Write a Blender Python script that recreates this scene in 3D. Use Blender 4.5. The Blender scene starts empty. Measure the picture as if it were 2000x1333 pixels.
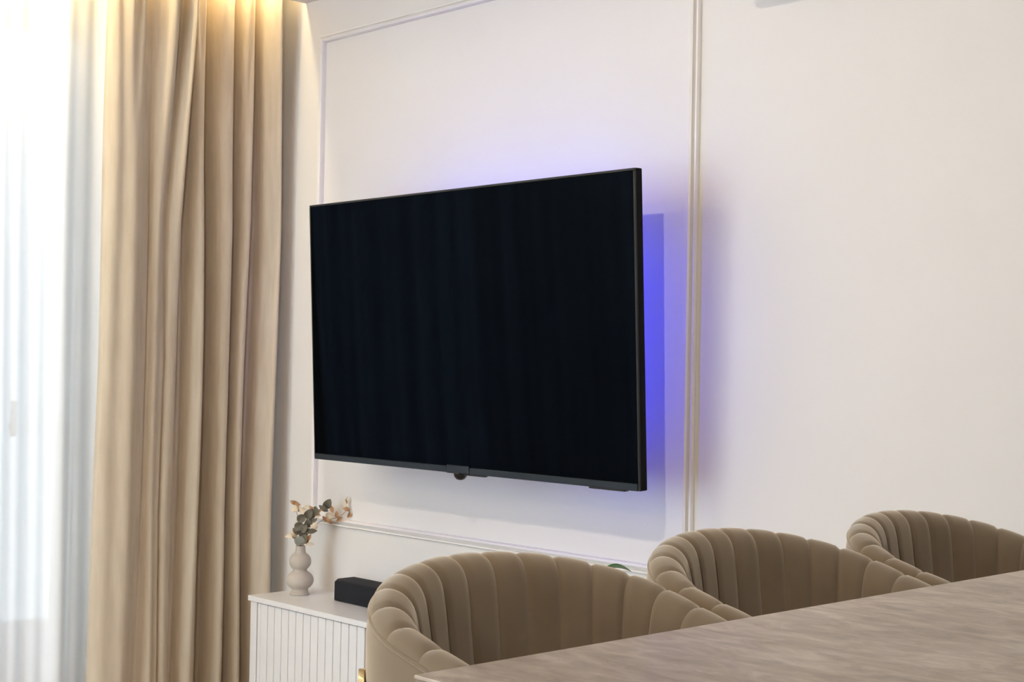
import bpy, bmesh, math, random
from mathutils import Vector, Matrix
random.seed(7)
scene = bpy.context.scene
COL = scene.collection

# ------------------------------------------------------------------ camera
cd = bpy.data.cameras.new('camera')
cam = bpy.data.objects.new('camera', cd); COL.objects.link(cam)
FW = Vector((-0.72807, 0.68529, 0.01712)).normalized()
RT = Vector((0.68551, 0.72784, 0.01823))
RT = (RT - FW * RT.dot(FW)).normalized()
UP = RT.cross(FW)
CAM = Vector((0.0, -3.054, 1.25))
cam.matrix_world = Matrix(((RT.x, UP.x, -FW.x, CAM.x), (RT.y, UP.y, -FW.y, CAM.y), (RT.z, UP.z, -FW.z, CAM.z), (0, 0, 0, 1)))
cd.sensor_width = 36.0; cd.lens = 50.89; cd.clip_start = 0.02
scene.camera = cam

# ------------------------------------------------------------------ sky, exposure
world = bpy.data.worlds.new('overcast_sky'); scene.world = world
world.use_nodes = True
wb = world.node_tree.nodes['Background']
wb.inputs['Color'].default_value = (0.74, 0.87, 1.0, 1); wb.inputs['Strength'].default_value = 7.9
vs = scene.view_settings
vs.view_transform = 'Standard'; vs.look = 'None'; vs.gamma = 1.0; vs.use_curve_mapping = False
vs.exposure = 0.26
scene.cycles.use_denoising = True
scene.cycles.sample_clamp_indirect = 6.0
scene.cycles.max_bounces = 6; scene.cycles.diffuse_bounces = 4; scene.cycles.transparent_max_bounces = 8
scene.cycles.use_adaptive_sampling = True; scene.cycles.adaptive_threshold = 0.04; scene.cycles.use_light_tree = False

KEY_POWER = 84.0        # the downlight over the kitchen aisle
SIDE_POWER = 22.0       # the downlight nearer the window
REAR_FILL_POWER = 30.0       # added fill downlight at the far end by the window
FILL_POWER = 17.0       # added fill downlights, unseen behind the camera
COVE_POWER = 18.0       # led strip in the curtain pocket
BLUE = 40.0             # emission of the strip behind the television
WARM = (1.0, 0.88, 0.74)

# ------------------------------------------------------------------ materials
def mat(name, color, rough=0.6, metal=0.0, spec=0.5, noise=None, bump=None, sheen=None, emit=None, coords='Object'):
    m = bpy.data.materials.new(name); m.use_nodes = True
    nt = m.node_tree; b = nt.nodes['Principled BSDF']
    b.inputs['Base Color'].default_value = (*color, 1); b.inputs['Roughness'].default_value = rough
    b.inputs['Metallic'].default_value = metal; b.inputs['Specular IOR Level'].default_value = spec
    tc = nt.nodes.new('ShaderNodeTexCoord')
    def tex(scale, detail, stretch=(1, 1, 1)):
        mp = nt.nodes.new('ShaderNodeMapping'); mp.inputs['Scale'].default_value = stretch
        nt.links.new(tc.outputs[coords], mp.inputs['Vector'])
        n = nt.nodes.new('ShaderNodeTexNoise'); n.inputs['Scale'].default_value = scale; n.inputs['Detail'].default_value = detail
        nt.links.new(mp.outputs['Vector'], n.inputs['Vector']); return n
    if noise:
        c2, scale, detail = noise[:3]; st = noise[3] if len(noise) > 3 else (1, 1, 1)
        lo, hi = noise[4] if len(noise) > 4 else (0.35, 0.65)
        n = tex(scale, detail, st)
        r = nt.nodes.new('ShaderNodeValToRGB')
        r.color_ramp.elements[0].color = (*color, 1); r.color_ramp.elements[0].position = lo
        r.color_ramp.elements[1].color = (*c2, 1); r.color_ramp.elements[1].position = hi
        nt.links.new(n.outputs['Fac'], r.inputs['Fac']); nt.links.new(r.outputs['Color'], b.inputs['Base Color'])
    if bump:
        n = tex(bump[0], 3, bump[2] if len(bump) > 2 else (1, 1, 1))
        bp = nt.nodes.new('ShaderNodeBump'); bp.inputs['Strength'].default_value = bump[1]; bp.inputs['Distance'].default_value = 0.002
        nt.links.new(n.outputs['Fac'], bp.inputs['Height']); nt.links.new(bp.outputs['Normal'], b.inputs['Normal'])
    if sheen:
        b.inputs['Sheen Weight'].default_value = sheen[0]; b.inputs['Sheen Roughness'].default_value = sheen[1]
        b.inputs['Sheen Tint'].default_value = (*sheen[2], 1)
    if emit:
        b.inputs['Emission Color'].default_value = (*emit[0], 1); b.inputs['Emission Strength'].default_value = emit[1]
    return m

M = {}
M['wall'] = mat('wall_paint', (0.785, 0.75, 0.712), 0.75, noise=((0.775, 0.74, 0.70), 3, 3), bump=(220, 0.05))
M['trimw'] = mat('moulding_paint', (0.84, 0.80, 0.76), 0.45, bump=(120, 0.02))
M['ceil'] = mat('ceiling_paint', (0.80, 0.77, 0.74), 0.8, bump=(200, 0.04))
M['kitchen'] = mat('light_absorbing_taupe', (0.09, 0.078, 0.068), 0.5, bump=(60, 0.02))  # dark tone given to the unseen right wall to cut fill on the chairs
M['floor'] = mat('oak_floor', (0.42, 0.31, 0.21), 0.45, noise=((0.30, 0.21, 0.14), 4, 6, (1, 12, 1)))
M['curtain'] = mat('beige_velvet_curtain', (0.66, 0.56, 0.43), 0.85, spec=0.1, noise=((0.60, 0.50, 0.375), 6, 5, (8, 8, 1)), bump=(300, 0.15, (1, 1, 0.25)), sheen=(0.25, 0.4, (0.9, 0.82, 0.7)))
M['velvet'] = mat('taupe_velvet', (0.18, 0.134, 0.086), 0.9, spec=0.1, noise=((0.215, 0.162, 0.108), 9, 4), bump=(500, 0.10), sheen=(1.0, 0.5, (1.0, 0.90, 0.76)))
M['velvet_out'] = M['velvet']
M['gold'] = mat('polished_brass', (0.83, 0.60, 0.28), 0.16, 1.0, bump=(40, 0.02))
M['cab'] = mat('white_lacquer', (0.80, 0.785, 0.775), 0.35, bump=(80, 0.01))
M['cabin'] = mat('cabinet_carcass', (0.62, 0.59, 0.56), 0.5, bump=(80, 0.01))
M['vase'] = mat('matt_ceramic', (0.55, 0.49, 0.42), 0.7, noise=((0.50, 0.44, 0.37), 14, 4), bump=(150, 0.12))
M['speaker'] = mat('charcoal_fabric', (0.011, 0.0115, 0.015), 0.75, spec=0.25, noise=((0.016, 0.017, 0.021), 400, 2), bump=(600, 0.3))
M['bezel'] = mat('black_bezel', (0.004, 0.004, 0.0045), 0.3, bump=(200, 0.02))
M['bar'] = mat('dark_metal_strip', (0.022, 0.030, 0.040), 0.4, 0.5, bump=(100, 0.02))
M['tvback'] = mat('black_plastic', (0.004, 0.004, 0.005), 0.6, spec=0.1, bump=(150, 0.1))
M['blue'] = mat('blue_led', (0.02, 0.02, 0.5), 0.5, emit=((0.06, 0.07, 1.0), BLUE))
M['steel'] = mat('dark_steel', (0.05, 0.05, 0.055), 0.4, 0.8)
M['covestrip'] = mat('warm_led', (1, 0.9, 0.7), 0.5, emit=((1.0, 0.78, 0.42), 12))
M['lampface'] = mat('lamp_diffuser', (1, 0.95, 0.9), 0.5, emit=((1.0, 0.88, 0.74), 6))
M['lampring'] = mat('white_lamp_ring', (0.8, 0.8, 0.8), 0.4)
M['unit'] = mat('pale_grey_plastic', (0.52, 0.53, 0.50), 0.4, bump=(100, 0.01))
M['frame'] = mat('white_window_frame', (0.8, 0.8, 0.8), 0.4, bump=(60, 0.01))
M['screenp'] = mat('warm_grey_panel', (0.55, 0.53, 0.51), 0.6, bump=(60, 0.02))
M['chrome'] = mat('glint_metal', (0.8, 0.8, 0.8), 0.2, 1.0)
M['stem'] = mat('dry_stem', (0.16, 0.10, 0.06), 0.7, noise=((0.22, 0.15, 0.09), 60, 2))
M['leafg'] = mat('eucalyptus_leaf', (0.100, 0.086, 0.055), 0.6, noise=((0.16, 0.14, 0.095), 50, 3))
M['leafb'] = mat('pale_eucalyptus_leaf', (0.36, 0.36, 0.32), 0.6, noise=((0.26, 0.26, 0.21), 50, 3))
M['leafo'] = mat('rust_leaf', (0.40, 0.20, 0.085), 0.6, noise=((0.50, 0.30, 0.15), 60, 3))
M['leafc'] = mat('cream_petal', (0.80, 0.69, 0.50), 0.7, noise=((0.72, 0.60, 0.42), 60, 3))
M['leafy'] = mat('green_leaf', (0.055, 0.15, 0.012), 0.4, noise=((0.085, 0.20, 0.02), 60, 3))
M['pot'] = mat('white_pot', (0.75, 0.74, 0.72), 0.4, noise=((0.70, 0.69, 0.67), 10, 2))
M['soil'] = mat('soil', (0.05, 0.035, 0.025), 0.95, bump=(90, 0.8))

def stone():
    m = mat('stone_laminate', (0.40, 0.34, 0.30), 0.42, spec=0.4)
    nt = m.node_tree; b = nt.nodes['Principled BSDF']; tc = nt.nodes['Texture Coordinate']
    def noise(scale, detail, st, dist=0.6):
        mp = nt.nodes.new('ShaderNodeMapping'); mp.inputs['Scale'].default_value = st
        mp.inputs['Rotation'].default_value = (0, 0, 0.15)
        nt.links.new(tc.outputs['Object'], mp.inputs['Vector'])
        n = nt.nodes.new('ShaderNodeTexNoise'); n.inputs['Scale'].default_value = scale; n.inputs['Detail'].default_value = detail
        n.inputs['Distortion'].default_value = dist; n.inputs['Roughness'].default_value = 0.65
        nt.links.new(mp.outputs['Vector'], n.inputs['Vector']); return n
    a = noise(15, 9, (1.0, 2.2, 1)); c = noise(3.0, 3, (1, 1.4, 1))
    r = nt.nodes.new('ShaderNodeValToRGB'); e = r.color_ramp.elements
    e[0].position = 0.37; e[0].color = (0.42, 0.335, 0.26, 1)
    e[1].position = 0.68; e[1].color = (0.82, 0.715, 0.60, 1)
    k = e.new(0.52); k.color = (0.60, 0.50, 0.405, 1)
    mx = nt.nodes.new('ShaderNodeMix'); mx.data_type = 'FLOAT'; mx.inputs[0].default_value = 0.3
    nt.links.new(a.outputs['Fac'], mx.inputs[2]); nt.links.new(c.outputs['Fac'], mx.inputs[3])
    nt.links.new(mx.outputs[0], r.inputs['Fac']); nt.links.new(r.outputs['Color'], b.inputs['Base Color'])
    bp = nt.nodes.new('ShaderNodeBump'); bp.inputs['Strength'].default_value = 0.12; bp.inputs['Distance'].default_value = 0.001
    nt.links.new(a.outputs['Fac'], bp.inputs['Height']); nt.links.new(bp.outputs['Normal'], b.inputs['Normal'])
    return m
M['stone'] = stone()
M['edge'] = mat('worktop_edge_band', (0.36, 0.275, 0.20), 0.5, noise=((0.31, 0.23, 0.165), 12, 4, (1, 1, 6)))

def screen():
    """anti-reflective panel: black with a faint bluish coating reflection that does not rise towards grazing angles"""
    m = bpy.data.materials.new('dark_screen'); m.use_nodes = True; nt = m.node_tree; nt.nodes.clear()
    o = nt.nodes.new('ShaderNodeOutputMaterial'); ad = nt.nodes.new('ShaderNodeAddShader')
    d = nt.nodes.new('ShaderNodeBsdfDiffuse'); d.inputs['Color'].default_value = (0.0003, 0.0003, 0.0004, 1)
    g = nt.nodes.new('ShaderNodeBsdfGlossy'); g.inputs['Color'].default_value = (0.0036, 0.0056, 0.0088, 1); g.inputs['Roughness'].default_value = 0.06
    tc = nt.nodes.new('ShaderNodeTexCoord'); n = nt.nodes.new('ShaderNodeTexNoise'); n.inputs['Scale'].default_value = 60
    bp = nt.nodes.new('ShaderNodeBump'); bp.inputs['Strength'].default_value = 0.01
    nt.links.new(tc.outputs['Object'], n.inputs['Vector']); nt.links.new(n.outputs['Fac'], bp.inputs['Height']); nt.links.new(bp.outputs['Normal'], g.inputs['Normal'])
    nt.links.new(d.outputs[0], ad.inputs[0]); nt.links.new(g.outputs[0], ad.inputs[1]); nt.links.new(ad.outputs[0], o.inputs['Surface'])
    return m
M['screen'] = screen()

def sheer():
    m = bpy.data.materials.new('sheer_voile'); m.use_nodes = True; nt = m.node_tree; nt.nodes.clear()
    o = nt.nodes.new('ShaderNodeOutputMaterial')
    tl = nt.nodes.new('ShaderNodeBsdfTranslucent'); tl.inputs['Color'].default_value = (0.86, 0.87, 0.88, 1)
    df = nt.nodes.new('ShaderNodeBsdfDiffuse'); df.inputs['Color'].default_value = (0.86, 0.86, 0.86, 1)
    tr = nt.nodes.new('ShaderNodeBsdfTransparent')
    tc = nt.nodes.new('ShaderNodeTexCoord'); wv = nt.nodes.new('ShaderNodeTexNoise'); wv.inputs['Scale'].default_value = 900
    nt.links.new(tc.outputs['Object'], wv.inputs['Vector'])
    mr = nt.nodes.new('ShaderNodeMapRange'); mr.inputs['To Min'].default_value = 0.03; mr.inputs['To Max'].default_value = 0.055
    nt.links.new(wv.outputs['Fac'], mr.inputs['Value'])
    a = nt.nodes.new('ShaderNodeMixShader'); a.inputs[0].default_value = 0.945
    nt.links.new(tl.outputs[0], a.inputs[1]); nt.links.new(df.outputs[0], a.inputs[2])
    b = nt.nodes.new('ShaderNodeMixShader'); nt.links.new(mr.outputs[0], b.inputs[0])
    nt.links.new(a.outputs[0], b.inputs[1]); nt.links.new(tr.outputs[0], b.inputs[2])
    nt.links.new(b.outputs[0], o.inputs['Surface'])
    return m
M['sheer'] = sheer()

def glass():
    m = bpy.data.materials.new('window_glass'); m.use_nodes = True; nt = m.node_tree; nt.nodes.clear()
    o = nt.nodes.new('ShaderNodeOutputMaterial')
    tr = nt.nodes.new('ShaderNodeBsdfTransparent'); tr.inputs['Color'].default_value = (0.95, 0.97, 0.97, 1)
    gl = nt.nodes.new('ShaderNodeBsdfGlossy'); gl.inputs['Roughness'].default_value = 0.02
    fr = nt.nodes.new('ShaderNodeFresnel'); fr.inputs['IOR'].default_value = 1.45
    mx = nt.nodes.new('ShaderNodeMixShader'); nt.links.new(fr.outputs[0], mx.inputs[0])
    nt.links.new(tr.outputs[0], mx.inputs[1]); nt.links.new(gl.outputs[0], mx.inputs[2]); nt.links.new(mx.outputs[0], o.inputs['Surface'])
    return m
M['glass'] = glass()

# ------------------------------------------------------------------ helpers
def link_mesh(name, verts, faces, m, parent=None, smooth=False, loc=None):
    me = bpy.data.meshes.new(name); me.from_pydata([tuple(v) for v in verts], [], faces); me.update()
    bm = bmesh.new(); bm.from_mesh(me); bmesh.ops.recalc_face_normals(bm, faces=bm.faces); bm.to_mesh(me); bm.free()
    if smooth:
        for p in me.polygons: p.use_smooth = True
    me.materials.append(m)
    o = bpy.data.objects.new(name, me); COL.objects.link(o)
    if parent: o.parent = parent
    if loc is not None: o.location = loc
    return o
def boxes(name, bl, m, parent=None, bevel=0.0, seg=2, loc=None):
    bm = bmesh.new()
    for (x0, x1, y0, y1, z0, z1) in bl:
        r = bmesh.ops.create_cube(bm, size=1.0)
        for v in r['verts']:
            v.co = Vector(((x0 + x1) / 2 + v.co.x * (x1 - x0), (y0 + y1) / 2 + v.co.y * (y1 - y0), (z0 + z1) / 2 + v.co.z * (z1 - z0)))
    if bevel:
        bmesh.ops.bevel(bm, geom=bm.edges[:], offset=bevel, segments=seg, affect='EDGES', profile=0.5)
    me = bpy.data.meshes.new(name); bm.to_mesh(me); bm.free(); me.materials.append(m)
    o = bpy.data.objects.new(name, me); COL.objects.link(o)
    if parent: o.parent = parent
    if loc is not None: o.location = loc
    return o
def empty(name, loc=(0, 0, 0)):
    o = bpy.data.objects.new(name, None); COL.objects.link(o); o.location = loc; o.empty_display_size = 0.1; return o
def tag(o, label, cat, group=None):
    o['label'] = label; o['category'] = cat
    if group: o['group'] = group
    return o
def struct(o, label=None):
    o['kind'] = 'structure'
    if label: o['label'] = label
    return o
def lathe(name, prof, m, parent=None, n=40, loc=None):
    V = []; F = []
    for (r, z) in prof:
        for k in range(n):
            a = 2 * math.pi * k / n; V.append((r * math.cos(a), r * math.sin(a), z))
    for i in range(len(prof) - 1):
        for k in range(n):
            F.append((i * n + k, i * n + (k + 1) % n, (i + 1) * n + (k + 1) % n, (i + 1) * n + k))
    return link_mesh(name, V, F, m, parent, True, loc)
def tube(name, pts, rads, m, parent=None, n=8, loc=None):
    V = []; F = []; pts = [Vector(p) for p in pts]
    for i, p in enumerate(pts):
        t = (pts[min(i + 1, len(pts) - 1)] - pts[max(i - 1, 0)]).normalized()
        a = t.orthogonal().normalized() if i == 0 else (a - t * a.dot(t)).normalized()
        b = t.cross(a); r = rads[i] if isinstance(rads, (list, tuple)) else rads
        for k in range(n):
            w = 2 * math.pi * k / n; V.append(p + (a * math.cos(w) + b * math.sin(w)) * r)
    for i in range(len(pts) - 1):
        for k in range(n):
            F.append((i * n + k, i * n + (k + 1) % n, (i + 1) * n + (k + 1) % n, (i + 1) * n + k))
    F.append(tuple(range(n - 1, -1, -1))); F.append(tuple(range((len(pts) - 1) * n, len(pts) * n)))
    return link_mesh(name, V, F, m, parent, True, loc)
def lerp_table(xs, ys, x):
    if x <= xs[0]: return ys[0]
    for i in range(len(xs) - 1):
        if x <= xs[i + 1]:
            t = (x - xs[i]) / (xs[i + 1] - xs[i]); return ys[i] + (ys[i + 1] - ys[i]) * t
    return ys[-1]
def smooth_pts(pts, n=6):
    out = []; P = [Vector(p) for p in pts]
    for i in range(len(P) - 1):
        p0 = P[max(i - 1, 0)]; p1 = P[i]; p2 = P[i + 1]; p3 = P[min(i + 2, len(P) - 1)]
        for k in range(n):
            t = k / n
            out.append(0.5 * ((2 * p1) + (p2 - p0) * t + (2 * p0 - 5 * p1 + 4 * p2 - p3) * t * t + (3 * p1 - p0 - 3 * p2 + p3) * t ** 3))
    out.append(P[-1]); return out

# ------------------------------------------------------------------ the room
XW, XR, YR, ZC, ZP = -4.72, 1.7, -5.6, 2.563, 2.72      # window wall, right wall, rear wall, ceiling, pocket ceiling
XP = -4.377                                           # edge of the curtain pocket
WY0, WY1, WZ1 = -0.58, -4.6, 2.45                     # window opening
struct(boxes('wall_back', [(XW - 0.2, XR + 0.2, 0, 0.2, -0.1, ZP + 0.2)], M['wall']))
struct(boxes('wall_left', [(XW - 0.2, XW, WY0, 0, 0, ZP + 0.1), (XW - 0.2, XW, YR, WY1, 0, ZP + 0.1), (XW - 0.2, XW, WY1, WY0, WZ1, ZP + 0.1)], M['wall']))
struct(boxes('wall_right', [(XR, XR + 0.2, YR, 0, 0, ZP)], M['kitchen']))
RX0, RX1 = -4.55, -2.25                                # opening of the added rear window, for daylight fill
struct(boxes('wall_rear', [(XW - 0.2, RX0, YR - 0.2, YR, -0.1, ZP + 0.2), (RX1, XR + 0.2, YR - 0.2, YR, -0.1, ZP + 0.2), (RX0, RX1, YR - 0.2, YR, WZ1, ZP + 0.2), (RX0, RX1, YR - 0.2, YR, -0.1, 0.0)], M['wall']))
struct(boxes('floor', [(XW - 0.2, XR + 0.2, YR, 0, -0.1, 0)], M['floor']))
struct(boxes('ceiling', [(XP, XR, YR, 0, ZC, ZP + 0.1), (XW, XP, YR, 0, ZP, ZP + 0.1)], M['ceil']))

# moulding frames
PROF = [(0, 0), (0, .008), (.003, .014), (.008, .014), (.0105, .007), (.0135, .007), (.016, .019), (.021, .0225), (.026, .019), (.028, .012), (.028, 0)]
def moulding_frame(name, a0, a1, b0, b1, place, label):
    """rectangle a0..a1 by b0..b1, profile running inward; place(a, b, h) gives the point"""
    root = empty(name, place((a0 + a1) / 2, b0, 0)); struct(root, label)
    off = Vector(root.location)
    C = [(a0, b0, 1, 1), (a1, b0, -1, 1), (a1, b1, -1, -1), (a0, b1, 1, -1)]
    for i in range(4):
        V = []; F = []; n = len(PROF)
        for (a, b, sa, sb) in (C[i], C[(i + 1) % 4]):
            for (d, h) in PROF: V.append(Vector(place(a + sa * d, b + sb * d, h)) - off)
        for k in range(n - 1): F.append((k, k + 1, n + k + 1, n + k))
        F.append(tuple(range(n))); F.append(tuple(range(n, 2 * n)))
        link_mesh('moulding', V, F, M['trimw'], root)
    return root
moulding_frame('trim_1', -4.271, -2.513, 0.676, 2.427, lambda a, b, h: (a, -h, b), 'thin white rectangular wall moulding behind the television')

# window: frame with mullions and panes
win = struct(empty('window_1', (XW - 0.1, (WY0 + WY1) / 2, 0)), 'tall white-framed window behind the sheer curtain')
def wbox(name, bl, m, bevel=0.004):
    c = win.location
    return boxes(name, [(a - c.x, b - c.x, d - c.y, e - c.y, f, g) for (a, b, d, e, f, g) in bl], m, win, bevel)
fx0, fx1 = XW - 0.14, XW - 0.06
wbox('frame', [(fx0, fx1, WY0 - 0.07, WY0, 0, WZ1), (fx0, fx1, WY1, WY1 + 0.07, 0, WZ1), (fx0, fx1, WY1 + 0.07, WY0 - 0.07, WZ1 - 0.07, WZ1), (fx0, fx1, WY1 + 0.07, WY0 - 0.07, 0, 0.08)], M['frame'])
wspan = (WY0 - 0.07) - (WY1 + 0.07)
for k in range(3):
    ya = WY0 - 0.07 - wspan * k / 3; yb = WY0 - 0.07 - wspan * (k + 1) / 3
    if k < 2: wbox('mullion', [(fx0, fx1, yb - 0.04, yb + 0.04, 0.08, WZ1 - 0.07)], M['frame'])
    wbox('pane', [(fx0 + 0.03, fx0 + 0.036, yb + (0.04 if k < 2 else 0), ya - (0.04 if k else 0), 0.08, WZ1 - 0.07)], M['glass'], 0)
wbox('glint_handle', [(fx1, fx1 + 0.05, -0.925, -0.905, 1.0, 1.02), (fx1 + 0.035, fx1 + 0.055, -0.925, -0.905, 0.98, 1.10)], M['chrome'], 0.003)  # added handle, stands in for a bright light reflection on the glass

bs = tag(empty('balcony_screen', (-5.3, 0.25, 0)), 'pale panelled screen outside the window, seen faintly through the sheer curtain', 'screen')
boxes('upper_panel', [(-0.02, 0.02, -0.74, 0.75, 1.04, 2.9)], M['frame'], bs, 0.003)
boxes('lower_panel', [(-0.02, 0.02, -0.74, 0.75, 0.0, 1.0)], M['screenp'], bs, 0.003)
boxes('rail', [(-0.035, 0.035, -0.75, 0.75, 1.0, 1.04)], M['frame'], bs, 0.003)
struct(boxes('floor_balcony', [(-6.6, XW - 0.2, -5.2, 1.2, -0.12, 0)], M['screenp']))

fill_win = struct(empty('fill_window', ((RX0 + RX1) / 2, YR - 0.1, 0)), 'added unseen window for daylight fill in the wall opposite the television')  # added out of view to let in more sky light
rw = (RX1 - RX0) / 2
boxes('frame', [(-rw, -rw + 0.07, -0.04, 0.04, 0, WZ1), (rw - 0.07, rw, -0.04, 0.04, 0, WZ1), (-rw + 0.07, rw - 0.07, -0.04, 0.04, WZ1 - 0.07, WZ1), (-rw + 0.07, rw - 0.07, -0.04, 0.04, 0, 0.07)], M['frame'], fill_win, 0.003)
for k in (-1, 0, 1):
    x = k * (rw - 0.07) * 2 / 3
    boxes('pane', [(x - (rw - 0.07) / 3, x + (rw - 0.07) / 3, -0.003, 0.003, 0.07, WZ1 - 0.07)], M['glass'], fill_win)
    if k < 1: boxes('mullion', [(x + (rw - 0.07) / 3 - 0.035, x + (rw - 0.07) / 3 + 0.035, -0.035, 0.035, 0.07, WZ1 - 0.07)], M['frame'], fill_win, 0.003)

# ------------------------------------------------------------------ lamps of the room and added fill lamps
def downlight(x, y, power, color, label, radius=0.035, aim=None):
    root = tag(empty('ceiling_downlight', (x, y, ZC)), label, 'lamp')
    lathe('housing', [(0.0, 0), (0.045, 0), (0.045, -0.05), (0.038, -0.05), (0.036, -0.022), (0.0, -0.022)], M['lampring'], root, 32)
    lathe('diffuser', [(0.0, -0.026), (0.034, -0.026), (0.034, -0.023), (0, -0.023)], M['lampface'], root, 24)
    ld = bpy.data.lights.new('downlight', 'SPOT'); ld.energy = power; ld.color = color; ld.shadow_soft_size = radius
    ld.spot_size = math.radians(180); ld.spot_blend = 0.08
    lo = bpy.data.objects.new('downlight_beam', ld); COL.objects.link(lo); lo.location = (0, 0, -0.095); lo.parent = root
    if aim:
        ld.spot_size = math.radians(122); ld.spot_blend = 1.0
        lo.rotation_euler = (Vector(aim) - Vector((x, y, ZC - 0.095))).to_track_quat('-Z', 'Y').to_euler()
    return root
downlight(-1.0, -2.76, KEY_POWER, WARM, 'round white ceiling downlight above the aisle beside the worktop', 0.016, (-4.2, 0, 1.4))
downlight(-3.05, -2.80, SIDE_POWER, WARM, 'round white ceiling downlight between the window and the television', 0.05)
downlight(0.9, -2.78, FILL_POWER * 0.2, WARM, 'added ceiling fill light nearest the right wall', 0.05)  # added fill lamp, like the others below it
downlight(-1.0, -4.7, FILL_POWER * 2.2, WARM, 'added ceiling fill light at the back of the room, middle of the row', 0.05)
downlight(-3.05, -4.7, REAR_FILL_POWER, WARM, 'added ceiling fill light at the back of the room near the window', 0.05)  # added rear fill, brightens the chair shells and the wall
downlight(0.9, -4.7, FILL_POWER * 0.3, WARM, 'added ceiling fill light at the back of the room, right corner', 0.05)

strip = tag(empty('cove_light_strip', (XP - 0.02, -2.2, ZC + 0.11)), 'warm light strip hidden in the ceiling pocket above the curtain', 'lamp')
boxes('channel', [(0.0, 0.02, -2.17, 2.17, -0.012, 0.012)], M['lampring'], strip, 0.002)
boxes('led_tape', [(-0.004, 0.0, -2.17, 2.17, -0.006, 0.006)], M['covestrip'], strip)
ld = bpy.data.lights.new('cove_glow', 'AREA'); ld.shape = 'RECTANGLE'; ld.size = 0.02; ld.size_y = 4.3; ld.energy = COVE_POWER; ld.color = (1.0, 0.80, 0.45)
lo = bpy.data.objects.new('cove_glow', ld); COL.objects.link(lo); lo.parent = strip; lo.location = (-0.012, 0, 0)
lo.rotation_euler = (0, math.radians(32), 0)

# ------------------------------------------------------------------ television
TLT = 0.0499; TWD, THT = 1.425, 0.829
tv = tag(empty('television', (-3.1845, -0.2863, 1.3477)), 'large flat black television on the wall with blue light glowing behind it', 'television')
tv.rotation_euler = (TLT, 0, 0)
hw, hh = TWD / 2, THT / 2
boxes('rear_shell', [(-hw, hw, 0.004, 0.027, -hh, hh)], M['tvback'], tv, 0.003)
boxes('rear_housing', [(-0.58, 0.58, 0.0265, 0.060, -0.375, 0.31)], M['tvback'], tv, 0.008)
scr = boxes('screen', [(-hw + 0.006, hw - 0.009, 0.0005, 0.004, -hh + 0.019, hh - 0.007)], M['screen'], tv)
for bl in ((-hw, hw, 0.0, 0.0045, hh - 0.007, hh), (-hw, -hw + 0.006, 0.0, 0.0045, -hh, hh - 0.007), (hw - 0.009, hw, 0.0, 0.0045, -hh, hh - 0.007)):
    boxes('bezel', [bl], M['bezel'], tv, 0.0015, 1)
lb = boxes('lower_strip', [(-hw + 0.006, hw - 0.009, -0.002, 0.0045, -hh, -hh + 0.019)], M['bar'], tv, 0.0015, 1)
boxes('badge', [(-0.045, 0.055, -0.0045, 0.0, -hh - 0.001, -hh + 0.024)], M['bar'], tv, 0.004, 3)
lathe('sensor', [(0.0, -0.022), (0.012, -0.019), (0.019, -0.010), (0.021, 0.0), (0.021, 0.004), (0.0, 0.004)], M['bezel'], tv, 20, (0.0, 0.012, -hh))
boxes('sensor_plate', [(0.02, 0.11, 0.006, 0.02, -hh - 0.006, -hh + 0.002)], M['bezel'], tv, 0.002)
boxes('foot_socket', [(hw - 0.19, hw - 0.06, 0.006, 0.022, -hh - 0.006, -hh + 0.002)], M['bezel'], tv, 0.002)
boxes('led_strip', [(hw - 0.275, hw - 0.265, 0.060, 0.064, -0.36, 0.265)], M['blue'], tv)
boxes('led_strip', [(-hw + 0.265, -hw + 0.275, 0.060, 0.064, -0.05, 0.265)], M['blue'], tv)
boxes('led_strip', [(-hw + 0.28, hw - 0.28, 0.060, 0.064, 0.255, 0.265)], M['blue'], tv)
# wall bracket
boxes('mount_plate', [(-0.2, 0.2, 0.060, 0.068, -0.2, 0.06)], M['steel'], tv, 0.002)
boxes('mount_arm', [(-0.03, 0.03, 0.066, 0.262, -0.06, -0.02)], M['steel'], tv, 0.003)
boxes('wall_plate', [(-0.11, 0.11, 0.262, 0.272, -0.18, 0.06)], M['steel'], tv, 0.002)

# ------------------------------------------------------------------ unit high on the wall
wu = tag(empty('wall_unit', (-1.835, -0.001, 2.216)), 'pale grey rounded box mounted high on the wall, right of the moulding', 'wall unit')
boxes('housing', [(-0.41, 0.41, -0.215, 0, 0.0, 0.29)], M['unit'], wu, 0.028, 4)
boxes('flap', [(-0.36, 0.36, -0.222, -0.205, 0.03, 0.085)], M['frame'], wu, 0.005, 2)
boxes('grille', [(-0.36, 0.36, -0.15, -0.04, 0.286, 0.294)], M['steel'], wu, 0.001, 1)

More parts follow.
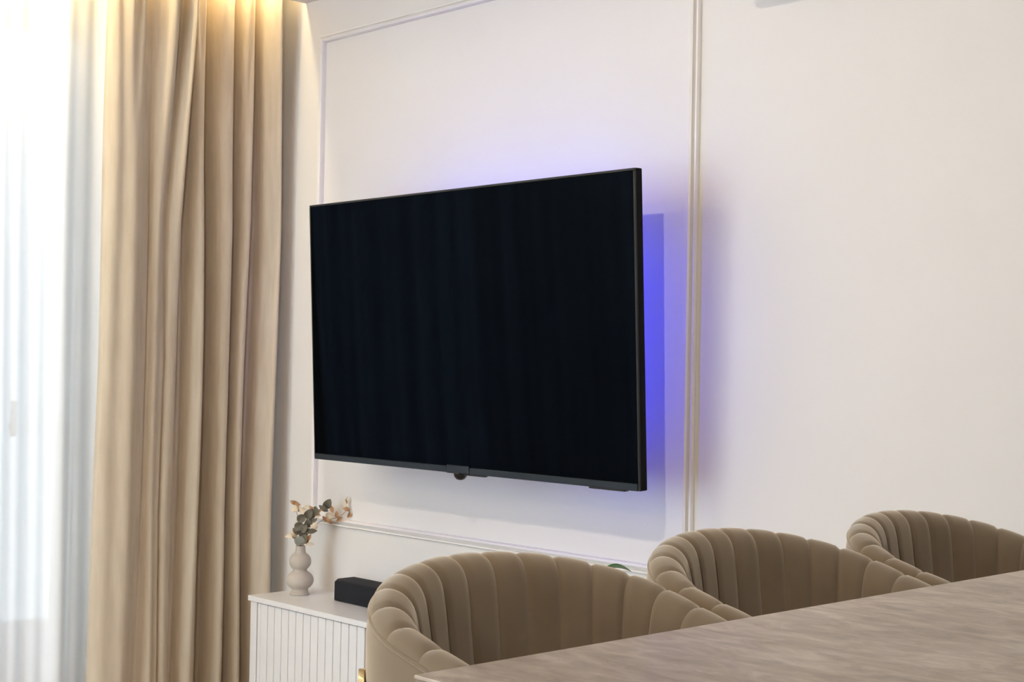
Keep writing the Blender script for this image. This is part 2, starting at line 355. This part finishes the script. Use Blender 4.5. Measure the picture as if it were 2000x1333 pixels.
# ------------------------------------------------------------------ curtains
def curtain_beige():
    zs_k = [0.03, 0.17, 0.72, 1.255, 1.73, 2.45, 2.70]
    K = {'L': [-.748, -.746, -.742, -.731, -.730, -.728, -.728], 'A': [-.590, -.589, -.577, -.571, -.567, -.577, -.577],
         'B': [-.51, -.51, -.515, -.505, -.520, -.470, -.462],
         'C': [-.440, -.440, -.435, -.434, -.440, -.428, -.424], 'D': [-.320, -.320, -.327, -.328, -.327, -.344, -.346],
         'E': [-.223, -.223, -.226, -.214, -.204, -.219, -.221], 'F': [-.144, -.144, -.148, -.140, -.131, -.143, -.146],
         'R': [-.031, -.031, -.040, -.041, -.044, -.059, -.062]}
    order = ['L', 'A', 'B', 'C', 'D', 'E', 'F', 'R']
    amp = [0.055, 0.045, 0.070, 0.085, 0.105, 0.092, 0.092]
    lowv = {'L': -0.005, 'A': 0.022, 'B': 0.030, 'C': 0.0, 'D': -0.062, 'E': -0.060, 'F': -0.056, 'R': 0.0}
    skew = [0.40, 0.55, 0.5, 0.60, 0.62, 0.5, 0.6]
    per = 30; nz = 70; V = []; F = []
    ncol = per * 7 + 1
    for j in range(nz + 1):
        z = 0.03 + (2.70 - 0.03) * j / nz
        ys = [lerp_table(zs_k, K[k], z) for k in order]
        top = max(0.0, (z - 1.9) / 0.8)
        for i in range(ncol):
            s = min(i // per, 6); w = (i - s * per) / per
            y = ys[s] + (ys[s + 1] - ys[s]) * w
            wp = w ** (math.log(0.5) / math.log(skew[s]))
            base = lowv[order[s]] * (1 - w) + lowv[order[s + 1]] * w
            bfade = 1.0
            if order[s] == 'B' or order[s + 1] == 'B':
                bfade = 0.45 + 0.55 * min(1.0, max(0.0, (z - 1.3) / 1.0))
            sn = math.sin(math.pi * wp)
            if s >= 2: sn = max(0.0, (sn - 0.42) / 0.58) ** 0.55 * 0.93 + 0.07 * sn      # flat deep valleys between steep folds
            else: sn = sn ** 0.75
            x = base + amp[s] * bfade * sn
            x += 0.008 * math.sin(2 * math.pi * (w * 2 + 0.13 * s) + 1.2 * math.sin(z * 1.6 + s)) * (0.5 + 0.5 * math.sin(z * 1.1 + 2 * s))
            x += 0.016 * top * math.sin(y * 120 + 1.5 * math.sin(y * 31)) * (0.5 + top)
            y += 0.010 * math.sin(z * 2.1 + s * 1.7) * math.sin(math.pi * w)
            V.append((-4.495 + x, y, z))
    for j in range(nz):
        for i in range(ncol - 1):
            F.append((j * ncol + i, j * ncol + i + 1, (j + 1) * ncol + i + 1, (j + 1) * ncol + i))
    o = link_mesh('curtain', V, F, M['curtain'], None, True)
    md = o.modifiers.new('thickness', 'SOLIDIFY'); md.thickness = 0.003; md.offset = 0
    return tag(o, 'heavy beige curtain gathered in deep folds beside the sheer curtain', 'curtain')
curtain_beige()

def curtain_sheer():
    V = []; F = []; y0, y1 = -0.56, -4.62; ncol = 560; nz = 24
    rnd = random.Random(3); ph = [rnd.uniform(0, 6.28) for _ in range(6)]
    for j in range(nz + 1):
        z = 0.03 + (2.70 - 0.03) * j / nz
        for i in range(ncol + 1):
            y = y0 + (y1 - y0) * i / ncol
            sl = 0.012 * math.sin(z * 1.3 + y * 2)
            u = y + sl
            x = 0.014 * math.sin(u * 38 + ph[0] + 1.3 * math.sin(u * 7 + ph[1])) + 0.007 * math.sin(u * 87 + ph[2] + math.sin(u * 13 + z * 0.4)) + 0.012 * math.sin(u * 11 + ph[3])
            V.append((-4.625 + x, y, z))
    for j in range(nz):
        for i in range(ncol):
            F.append((j * (ncol + 1) + i, j * (ncol + 1) + i + 1, (j + 1) * (ncol + 1) + i + 1, (j + 1) * (ncol + 1) + i))
    o = link_mesh('sheer_curtain', V, F, M['sheer'], None, True)
    return tag(o, 'translucent white sheer curtain hanging across the bright window', 'curtain')
curtain_sheer()
for nm, x, y0, y1, lab in (('curtain_track', -4.46, -0.9, -0.02, 'white ceiling track carrying the beige curtain'), ('curtain_track', -4.625, -4.65, -0.3, 'white ceiling track carrying the sheer curtain')):
    tag(boxes(nm, [(x - 0.012, x + 0.012, y0, y1, 2.705, ZP)], M['frame'], None, 0.002), lab, 'curtain track')

# ------------------------------------------------------------------ cabinet with slatted doors
CZT = 0.445; CX0, CX1, CY0 = -4.245, -2.345, -0.283
cab = tag(empty('sideboard', ((CX0 + CX1) / 2, CY0 / 2, 0)), 'low white sideboard with vertically slatted doors under the television', 'cabinet')
cl = cab.location
def cbox(name, bl, m, parent, bevel=0.0, seg=2):
    return boxes(name, [(a - cl.x, b - cl.x, c - cl.y, d - cl.y, e, f) for (a, b, c, d, e, f) in bl], m, parent, bevel, seg)
cbox('top_board', [(CX0, CX1, CY0, -0.001, CZT - 0.018, CZT)], M['cab'], cab, 0.0015)
cbox('body', [(CX0 + 0.008, CX1 - 0.008, CY0 + 0.025, -0.002, 0.05, CZT - 0.018)], M['cabin'], cab)
cbox('side_panel', [(CX0 + 0.006, CX0 + 0.044, CY0 + 0.008, -0.002, 0.05, CZT - 0.0185)], M['cab'], cab, 0.0015)
cbox('side_panel', [(CX1 - 0.044, CX1 - 0.006, CY0 + 0.008, -0.002, 0.05, CZT - 0.0185)], M['cab'], cab, 0.0015)
cbox('plinth', [(CX0 + 0.05, CX1 - 0.05, CY0 + 0.05, -0.02, 0.0, 0.05)], M['cabin'], cab)
dx0 = CX0 + 0.046; dw = (CX1 - 0.046 - dx0) / 3
slat_mesh = None
for d in range(3):
    a = dx0 + d * dw + 0.0015; b = dx0 + (d + 1) * dw - 0.0015
    door = cbox('door', [(a, b, CY0 + 0.018, CY0 + 0.0235, 0.055, CZT - 0.022)], M['cabin'], cab)
    pitch = (b - a - 0.019) / 14
    first = cbox('slat', [(a, a + 0.0175, CY0 + 0.010, CY0 + 0.0185, 0.055, CZT - 0.022)], M['cab'], door, 0.0012, 1)
    for k in range(14):
        sx = a + 0.019 + k * pitch
        if slat_mesh is None:
            s = cbox('slat', [(0, pitch - 0.003, CY0 + 0.010, CY0 + 0.0185, 0.055, CZT - 0.022)], M['cab'], door, 0.0012, 1)
            slat_mesh = s.data; s.location = (sx, 0, 0)
        else:
            s = bpy.data.objects.new('slat', slat_mesh); COL.objects.link(s); s.parent = door; s.location = (sx, 0, 0)

# ------------------------------------------------------------------ vase with dried sprigs
VX, VY = -4.150, -0.135
s = 0.00176
prof_px = [(0.0, 0.3), (18.8, 0), (19.4, 1.0), (17.6, 4), (16.4, 8), (16.0, 10)]
for k in range(15):
    a = math.radians(-52 + (52 + 58) * k / 14); prof_px.append((27 * math.cos(a), 28.5 + 20.5 * math.sin(a)))
prof_px.append((13.4, 47.6))
for k in range(15):
    a = math.radians(-50 + (50 + 60) * k / 14); prof_px.append((21.6 * math.cos(a), 65 + 19 * math.sin(a)))
prof_px += [(9.9, 85), (9.3, 90), (9.6, 95), (9.0, 95.8), (7.6, 95), (7.4, 88), (12, 78), (12, 70), (0, 66)]
vase = tag(lathe('vase', [(r * s, z * s) for r, z in prof_px], M['vase'], None, 48, (VX, VY, CZT + 0.0003)), 'matt beige ceramic vase of two stacked bulbs on the sideboard', 'vase')
MOUTH = Vector((VX, VY, CZT + 95 * s))
RH = Vector((RT.x, RT.y, 0)).normalized(); DH = Vector((-RH.y, RH.x, 0))
def sp(px, py, d=0.0): return RH * ((px - 586) * s) + Vector((0, 0, 1)) * ((1068 - py) * s) + DH * d
def leaf_mesh(name, L, W, fold, curl, pointy=0.0, nl=6):
    V = []; F = []
    for i in range(nl + 1):
        t = i / nl; w = W * (math.sin(math.pi * min(1, 0.06 + 0.94 * t ** (0.8 + 0.3 * pointy)))) ** (0.6 + 0.7 * pointy)
        z = curl * math.sin(math.pi * t)
        for q in (-1, -0.5, 0, 0.5, 1): V.append((L * t, w * 0.5 * q, z + fold * abs(q) * w))
    for i in range(nl):
        for k in range(4): F.append((i * 5 + k, i * 5 + k + 1, (i + 1) * 5 + k + 1, (i + 1) * 5 + k))
    me = bpy.data.meshes.new(name); me.from_pydata(V, [], F); me.update()
    for p in me.polygons: p.use_smooth = True
    return me
LM = {}
for key, (L, W, fo, cu, po) in {'g': (.030, .027, .12, .004, 0), 'G': (.036, .026, .08, .004, 0), 'h': (.036, .016, .2, .003, .4), 'b': (.030, .024, .15, .005, 0), 'o': (.024, .013, .35, .004, .5), 'c': (.024, .022, .2, .006, 0), 'y': (.026, .012, .2, .003, .4)}.items():
    LM[key] = leaf_mesh('leaf', L * 1.12, W * 1.15, fo, cu, po)
    LM[key].materials.append(M[{'g': 'leafg', 'G': 'leafg', 'h': 'leafg', 'b': 'leafb', 'o': 'leafo', 'c': 'leafc', 'y': 'leafc'}[key]])
def sprig(label, pts, leaves, seed):
    rnd = random.Random(seed)
    root = tag(empty('eucalyptus_sprig', MOUTH), label, 'dried sprig', 'dried sprigs in the vase')
    P = smooth_pts([sp(*q) for q in pts], 5)
    n = len(P); tube('stem', P, [0.0012 - 0.0006 * i / (n - 1) for i in range(n)], M['stem'], root, 6)
    for (kind, px, py, d, ang) in leaves:
        c = sp(px, py, d)
        near = min(P, key=lambda q: (q - c).length)
        # leaf axis in the picture plane at angle ang, tipped randomly
        a = math.radians(ang); ax = (RH * math.cos(a) + Vector((0, 0, 1)) * math.sin(a) + DH * rnd.uniform(-.35, .35)).normalized()
        nrm = (-DH + RH * rnd.uniform(-.5, .5) + Vector((0, 0, rnd.uniform(-.3, .6)))); nrm = (nrm - ax * nrm.dot(ax)).normalized()
        yv = nrm.cross(ax)
        me = LM[kind]; half = 0.5 * max(v.co.x for v in me.vertices)
        o = bpy.data.objects.new('leaf', me); COL.objects.link(o); o.parent = root
        base = c - ax * half
        o.matrix_local = Matrix(((ax.x, yv.x, nrm.x, base.x), (ax.y, yv.y, nrm.y, base.y), (ax.z, yv.z, nrm.z, base.z), (0, 0, 0, 1)))
        tube('petiole', [near, near.lerp(base, 0.5), base], 0.0006, M['stem'], root, 5)
sprig('dried eucalyptus sprig in the vase reaching up right to one big grey leaf', [(587, 1100, 0), (590, 1065, 0), (603, 1030, .005), (618, 1003, .01), (632, 990, .01)],
      [('G', 637, 984, .012, 60), ('o', 646, 996, .012, -70), ('h', 629, 993, .005, 150), ('g', 614, 1003, .0, 70), ('o', 622, 1000, -.005, 40), ('g', 607, 1022, .006, 60)], 1)
sprig('thin rust-leaved sprig in the vase arching far to the right', [(588, 1100, 0), (592, 1062, .01), (606, 1035, .015), (628, 1017, .015), (655, 1012, .012), (672, 998, .01), (674, 975, .008)],
      [('o', 632, 1015, .015, -50), ('o', 640, 1019, .012, 140), ('o', 656, 1006, .012, -75), ('o', 661, 1014, .01, 40), ('o', 674, 995, .01, 170), ('o', 679, 1005, .01, -110), ('y', 672, 984, .008, 100), ('y', 675, 976, .012, 80), ('c', 641, 1008, .02, 20)], 2)
sprig('grey-green sprig standing upright in the middle of the vase', [(586, 1100, 0), (587, 1065, -.005), (595, 1035, -.01), (604, 1010, -.01), (610, 997, -.01)],
      [('G', 602, 1003, -.012, 60), ('g', 613, 998, -.008, 80), ('g', 600, 1022, -.012, 100), ('o', 606, 994, -.01, 120), ('g', 611, 1012, -.005, 50), ('c', 618, 1008, -.002, 10), ('c', 613, 1028, -.01, -30), ('g', 590, 1042, -.012, 110)], 3)
sprig('sprig in the vase leaning up left with cream buds and a rust tip', [(585, 1100, 0), (586, 1064, -.01), (583, 1035, -.012), (579, 1005, -.012), (573, 985, -.01)],
      [('o', 571, 981, -.01, 160), ('o', 578, 983, -.01, -20), ('c', 574, 996, -.015, 170), ('c', 590, 996, -.015, 10), ('c', 582, 992, -.006, 60), ('g', 588, 1013, -.012, 40), ('g', 584, 1028, -.016, 10), ('g', 579, 1037, -.016, 150), ('y', 597, 991, -.012, 20)], 4)
sprig('short sprig with pale leaves low on the left of the vase mouth', [(584, 1100, 0), (584, 1066, -.012), (578, 1052, -.015), (566, 1049, -.015)],
      [('c', 573, 1043, -.015, 140), ('y', 563, 1049, -.015, 180), ('b', 589, 1055, -.02, 95), ('b', 582, 1056, -.018, 120), ('o', 577, 1050, -.012, -20), ('g', 595, 1052, -.018, 75)], 5)
sprig('short sprig with one dark narrow leaf pointing right over the vase', [(588, 1100, 0), (589, 1066, -.012), (598, 1048, -.016), (606, 1039, -.018)],
      [('h', 609, 1037, -.02, 5), ('h', 602, 1037, -.02, 5), ('o', 603, 1049, -.014, 50), ('y', 606, 1063, -.016, 0), ('o', 600, 1056, -.01, 70), ('g', 594, 1031, -.02, 60)], 6)

# ------------------------------------------------------------------ soundbar
sb = tag(empty('soundbar', (-3.4, -0.066, CZT)), 'black soundbar with chamfered ends lying on the sideboard', 'speaker')
def prism(name, outline, z0, z1, m, parent, bevel=0.002):
    bm = bmesh.new(); b = [bm.verts.new((x, y, z0)) for x, y in outline]; f = bm.faces.new(b)
    r = bmesh.ops.extrude_face_region(bm, geom=[f])
    for v in r['geom']:
        if isinstance(v, bmesh.types.BMVert): v.co.z = z1
    bmesh.ops.recalc_face_normals(bm, faces=bm.faces)
    if bevel: bmesh.ops.bevel(bm, geom=bm.edges[:], offset=bevel, segments=2, affect='EDGES', profile=0.5)
    me = bpy.data.meshes.new(name); bm.to_mesh(me); bm.free(); me.materials.append(m)
    o = bpy.data.objects.new(name, me); COL.objects.link(o); o.parent = parent; return o
hx = 0.612
prism('body', [(-hx + 0.043, -0.055), (hx - 0.043, -0.055), (hx, -0.010), (hx, 0.060), (-hx, 0.060), (-hx, -0.010)], 0.003, 0.067, M['speaker'], sb, 0.003)
boxes('top_grille', [(-hx + 0.06, hx - 0.06, -0.045, 0.05, 0.0665, 0.0685)], M['speaker'], sb, 0.0008, 1)
for q in (-0.5, 0.5): boxes('rubber_foot', [(q - 0.02, q + 0.02, -0.03, 0.03, 0.0, 0.004)], M['tvback'], sb)

# ------------------------------------------------------------------ potted plant on the sideboard's right end
pp = tag(empty('potted_plant', (-2.64, -0.165, CZT)), 'small potted plant with a glossy green leaf showing between two chairs', 'plant')
lathe('pot', [(0, 0), (0.035, 0), (0.038, 0.003), (0.048, 0.085), (0.05, 0.09), (0.046, 0.09), (0.044, 0.078), (0, 0.078)], M['pot'], pp, 32)
lathe('soil', [(0, 0.080), (0.0435, 0.0785)], M['soil'], pp, 24)
plm = leaf_mesh('leaf', 0.085, 0.055, 0.16, 0.012, .35, 9); plm.materials.append(M['leafy'])
for k, (ang, h, tip, tw) in enumerate([(43, 0.252, -0.15, 0.0), (165, 0.19, 0.1, 0.3), (260, 0.15, 0.2, 0.0), (330, 0.13, 0.1, -.2), (95, 0.16, 0.3, 0.1)]):
    a = math.radians(ang); d = Vector((math.cos(a), math.sin(a), 0))
    b = Vector((0, 0, h)) - (d * 0.045 if k == 0 else Vector((0, 0, 0))) + d * (0.0 if k == 0 else 0.03)
    st = tube('stem', smooth_pts([(0, 0, 0.075), Vector((0, 0, h * 0.6)) + d * 0.004, b], 4), 0.0016, M['stem'], pp, 6)
    o = bpy.data.objects.new('leaf', plm); COL.objects.link(o); o.parent = pp; o.location = b; o.rotation_euler = (tw, tip + 0.1, a)

# ------------------------------------------------------------------ worktop and island base
IX0, IX1, IY0, IY1, IZ = -1.082, -0.15, -2.158, -0.002, 0.95
wt = tag(empty('worktop', ((IX0 + IX1) / 2, (IY0 + IY1) / 2, IZ - 0.038)), 'long grey-beige stone-look worktop in the foreground', 'worktop')
wx, wy = (IX1 - IX0) / 2, (IY1 - IY0) / 2
boxes('surface', [(-wx, wx, -wy, wy, 0.034, 0.038)], M['stone'], wt, 0.001, 1)
boxes('core', [(-wx + 0.001, wx - 0.001, -wy + 0.001, wy, 0.0, 0.034)], M['edge'], wt, 0.0005, 1)
ib = tag(empty('island_base', (-0.45, -1.1, 0)), 'white island base cabinet under the worktop', 'cabinet')
boxes('carcass', [(-0.28, 0.28, -1.03, 1.095, 0.08, IZ - 0.038)], M['cab'], ib, 0.002)
boxes('plinth', [(-0.25, 0.25, -1.0, 1.09, 0.0, 0.08)], M['cabin'], ib)

# ------------------------------------------------------------------ tub chairs
RC, SQ, LA = 0.275, 0.7536, 0.30
def chair_path():
    """outer edge of the rim seen from above, back at x = 0, arms running to +x; list of (arc, point, inward normal)"""
    P = []
    for k in range(31): P.append((RC * SQ + LA * (1 - k / 30), -RC * (1 - 0.10 * ((1 - k / 30) ** 2))))
    for k in range(1, 120):
        t = -math.pi / 2 + math.pi * k / 120; P.append((RC * SQ * (1 - math.cos(t)), RC * math.sin(t)))
    for k in range(31): P.append((RC * SQ + LA * k / 30, RC * (1 - 0.10 * ((k / 30) ** 2))))
    return [Vector((a, b, 0)) for a, b in P]
CP = chair_path(); CS = [0.0]
for i in range(1, len(CP)): CS.append(CS[-1] + (CP[i] - CP[i - 1]).length)
def path_at(sv):
    sv = max(0.0, min(CS[-1], sv))
    for i in range(1, len(CP)):
        if sv <= CS[i] + 1e-9:
            t = (sv - CS[i - 1]) / (CS[i] - CS[i - 1]); p = CP[i - 1].lerp(CP[i], t); break
    i0 = max(i - 2, 0); i1 = min(i + 1, len(CP) - 1)
    d = (CP[i1] - CP[i0]).normalized(); nrm = Vector((-d.y, d.x, 0))     # travelling from near arm over the back to the far arm
    if nrm.dot(Vector((RC * SQ + 0.1, 0, 0)) - p) < 0: nrm = -nrm
    return p, nrm
def rim_z(x): return 0.9535 - 0.300 * x + 0.06 * x * x - (0.35 * (x - 0.36) ** 2 if x > 0.36 else 0)
INNER = [(0.0, 0.0), (0.002, 0.008), (0.008, 0.015), (0.018, 0.019), (0.030, 0.0185), (0.042, 0.013), (0.052, 0.003), (0.059, -0.012), (0.064, -0.035), (0.069, -0.07), (0.075, -0.12), (0.082, -0.18), (0.089, -0.24), (0.094, -0.30)]
INNER = [(q.x, q.y) for q in smooth_pts([(a, b, 0) for a, b in INNER], 2)]
ZSEAT = 0.655
NCH = 21
def build_chair():
    root = empty('tub_chair', (0, 0, 0))
    TOT = CS[-1]; nu = 9
    for c in range(NCH):
        V = []; F = []
        for iu in range(nu):
            w = iu / (nu - 1); sv = TOT * (c + w) / NCH
            p, n = path_at(sv); zr = rim_z(p.x)
            bul = 0.0030 * (max(0.0, 1 - (2 * w - 1) ** 2)) ** 0.5 - 0.002 * max(0, abs(2 * w - 1) - 0.82) / 0.18
            for iv, (inn, h) in enumerate(INNER):
                a = INNER[max(iv - 1, 0)]; b = INNER[min(iv + 1, len(INNER) - 1)]
                tx, tz = b[0] - a[0], b[1] - a[1]; l = math.hypot(tx, tz)
                nx, nz = -tz / l, tx / l                      # outward from the padding: up on top, inward on the inner face
                fade = min(1.0, iv / 6)
                zlow = max(zr + h, ZSEAT - 0.05)
                q = p + n * (inn + nx * bul * fade); q.z = zlow + nz * bul * fade
                V.append(q)
        nv = len(INNER)
        for iu in range(nu - 1):
            for iv in range(nv - 1): F.append((iu * nv + iv, (iu + 1) * nv + iv, (iu + 1) * nv + iv + 1, iu * nv + iv + 1))
        link_mesh('back_channel', V, F, M['velvet'], root, True)
    # outer shell
    V = []; F = []; nS = 90; OUT = [(0.0, 0.0), (-0.003, -0.02), (-0.003, -0.08), (0.004, -0.16), (0.02, -0.24), (0.045, -0.33)]
    for iu in range(nS + 1):
        p, n = path_at(TOT * iu / nS); zr = rim_z(p.x)
        for (inn, h) in OUT:
            zz = zr + h * (zr - 0.59) / 0.36
            q = p + n * inn; q.z = zz; V.append(q)
    nv = len(OUT)
    for iu in range(nS):
        for iv in range(nv - 1): F.append((iu * nv + iv, (iu + 1) * nv + iv, (iu + 1) * nv + iv + 1, iu * nv + iv + 1))
    link_mesh('outer_shell', V, F, M['velvet_out'], root, True)
    # welt along the seam between shell and channels
    P = []
    for iu in range(nS + 1):
        p, n = path_at(TOT * iu / nS); q = p + n * 0.0005; q.z = rim_z(p.x) + 0.001; P.append(q)
    tube('piping', P, 0.0032, M['velvet'], root, 6)
    # arm fronts
    for sv in (0.0, TOT):
        p, n = path_at(sv); zr = rim_z(p.x); V = []
        for (inn, h) in INNER: q = p + n * inn; q.z = max(zr + h, ZSEAT - 0.05); V.append(q)
        for (inn, h) in reversed(OUT[1:]): q = p + n * inn; q.z = zr + h * (zr - 0.59) / 0.36; V.append(q)
        link_mesh('arm_front', V, [tuple(range(len(V)))], M['velvet'], root)
    # seat cushion and its pan
    bm = bmesh.new(); out = []
    for iu in range(61):
        p, n = path_at(TOT * iu / 60); q = p + n * 0.088; out.append((q.x, q.y))
    prism('seat', out, ZSEAT - 0.085, ZSEAT, M['velvet'], root, 0.012)
    out2 = []
    for iu in range(61):
        p, n = path_at(TOT * iu / 60); q = p + n * 0.05; out2.append((q.x, q.y))
    prism('seat_pan', out2, ZSEAT - 0.115, ZSEAT - 0.08, M['velvet'], root, 0.004)
    # brass legs hugging the shell, rounded at the top
    for th in (-58, 58):
        t = math.radians(th); x0 = RC * SQ * (1 - math.cos(t)); y0 = RC * math.sin(t)
        leg(root, Vector((x0, y0, 0)), Vector((-math.cos(t) / SQ, math.sin(t), 0)).normalized(), 0.85)
    for sgn in (-1, 1):
        leg(root, Vector((RC * SQ + 0.14, sgn * (RC - 0.045), 0)), Vector((0, sgn, 0)), 0.56)
    # foot rest ring
    P = []
    for k in range(33):
        a = 2 * math.pi * k / 32; P.append((RC * SQ + 0.02 + 0.225 * math.cos(a), 0.262 * math.sin(a), 0.26))
    tube('foot_ring', P, 0.009, M['gold'], root, 8)
    return root
def leg(root, p, n, ztop):
    tdir = Vector((-n.y, n.x, 0)); V = []; F = []; rows = []
    W2 = 0.022
    for k in range(9):
        a = math.pi / 2 * k / 8; rows.append((ztop - W2 * (1 - math.sin(math.pi / 2 - a)) , W2 * math.sin(a) + 0.0005))
    if ztop > 0.7: rows += [(0.72, 0.020), (0.60, 0.016)]
    rows += [(0.30, 0.012), (0.0, 0.010)]

    for z, w in rows:
        off = 0.004 if z > 0.80 else 0.004 - 0.035 * min(1, (0.80 - z) / 0.2) * (1 if z > 0.55 else 1)
        if z < 0.58: off = -0.031 + 0.03 * (0.58 - z) / 0.58
        for (u, o2) in ((-w, 0.0), (-w * 0.6, 0.008), (w * 0.6, 0.008), (w, 0.0), (0, -0.004)):
            V.append(p + tdir * u + n * (off + o2) + Vector((0, 0, z)))
    for i in range(len(rows) - 1):
        for k in range(5): F.append((i * 5 + k, i * 5 + (k + 1) % 5, (i + 1) * 5 + (k + 1) % 5, (i + 1) * 5 + k))
    F.append(tuple(range(5))); F.append(tuple(range((len(rows) - 1) * 5, len(rows) * 5)))
    return link_mesh('leg', V, F, M['gold'], root, False)
chair0 = build_chair()
spots = [(-1.649, 'taupe velvet tub chair nearest the camera, its brass leg showing at lower left'), (-1.093, 'taupe velvet tub chair between two others at the worktop'), (-0.5305, 'taupe velvet tub chair farthest along the worktop, cut by the right edge')]
for i, (y, lab) in enumerate(spots):
    if i == 0: c = chair0
    else:
        c = chair0.copy(); COL.objects.link(c)
        for ch in list(chair0.children):
            k = ch.copy(); COL.objects.link(k); k.parent = c
    c.location = (-1.606, y, 0)
    tag(c, lab, 'chair', 'velvet tub chairs along the worktop')
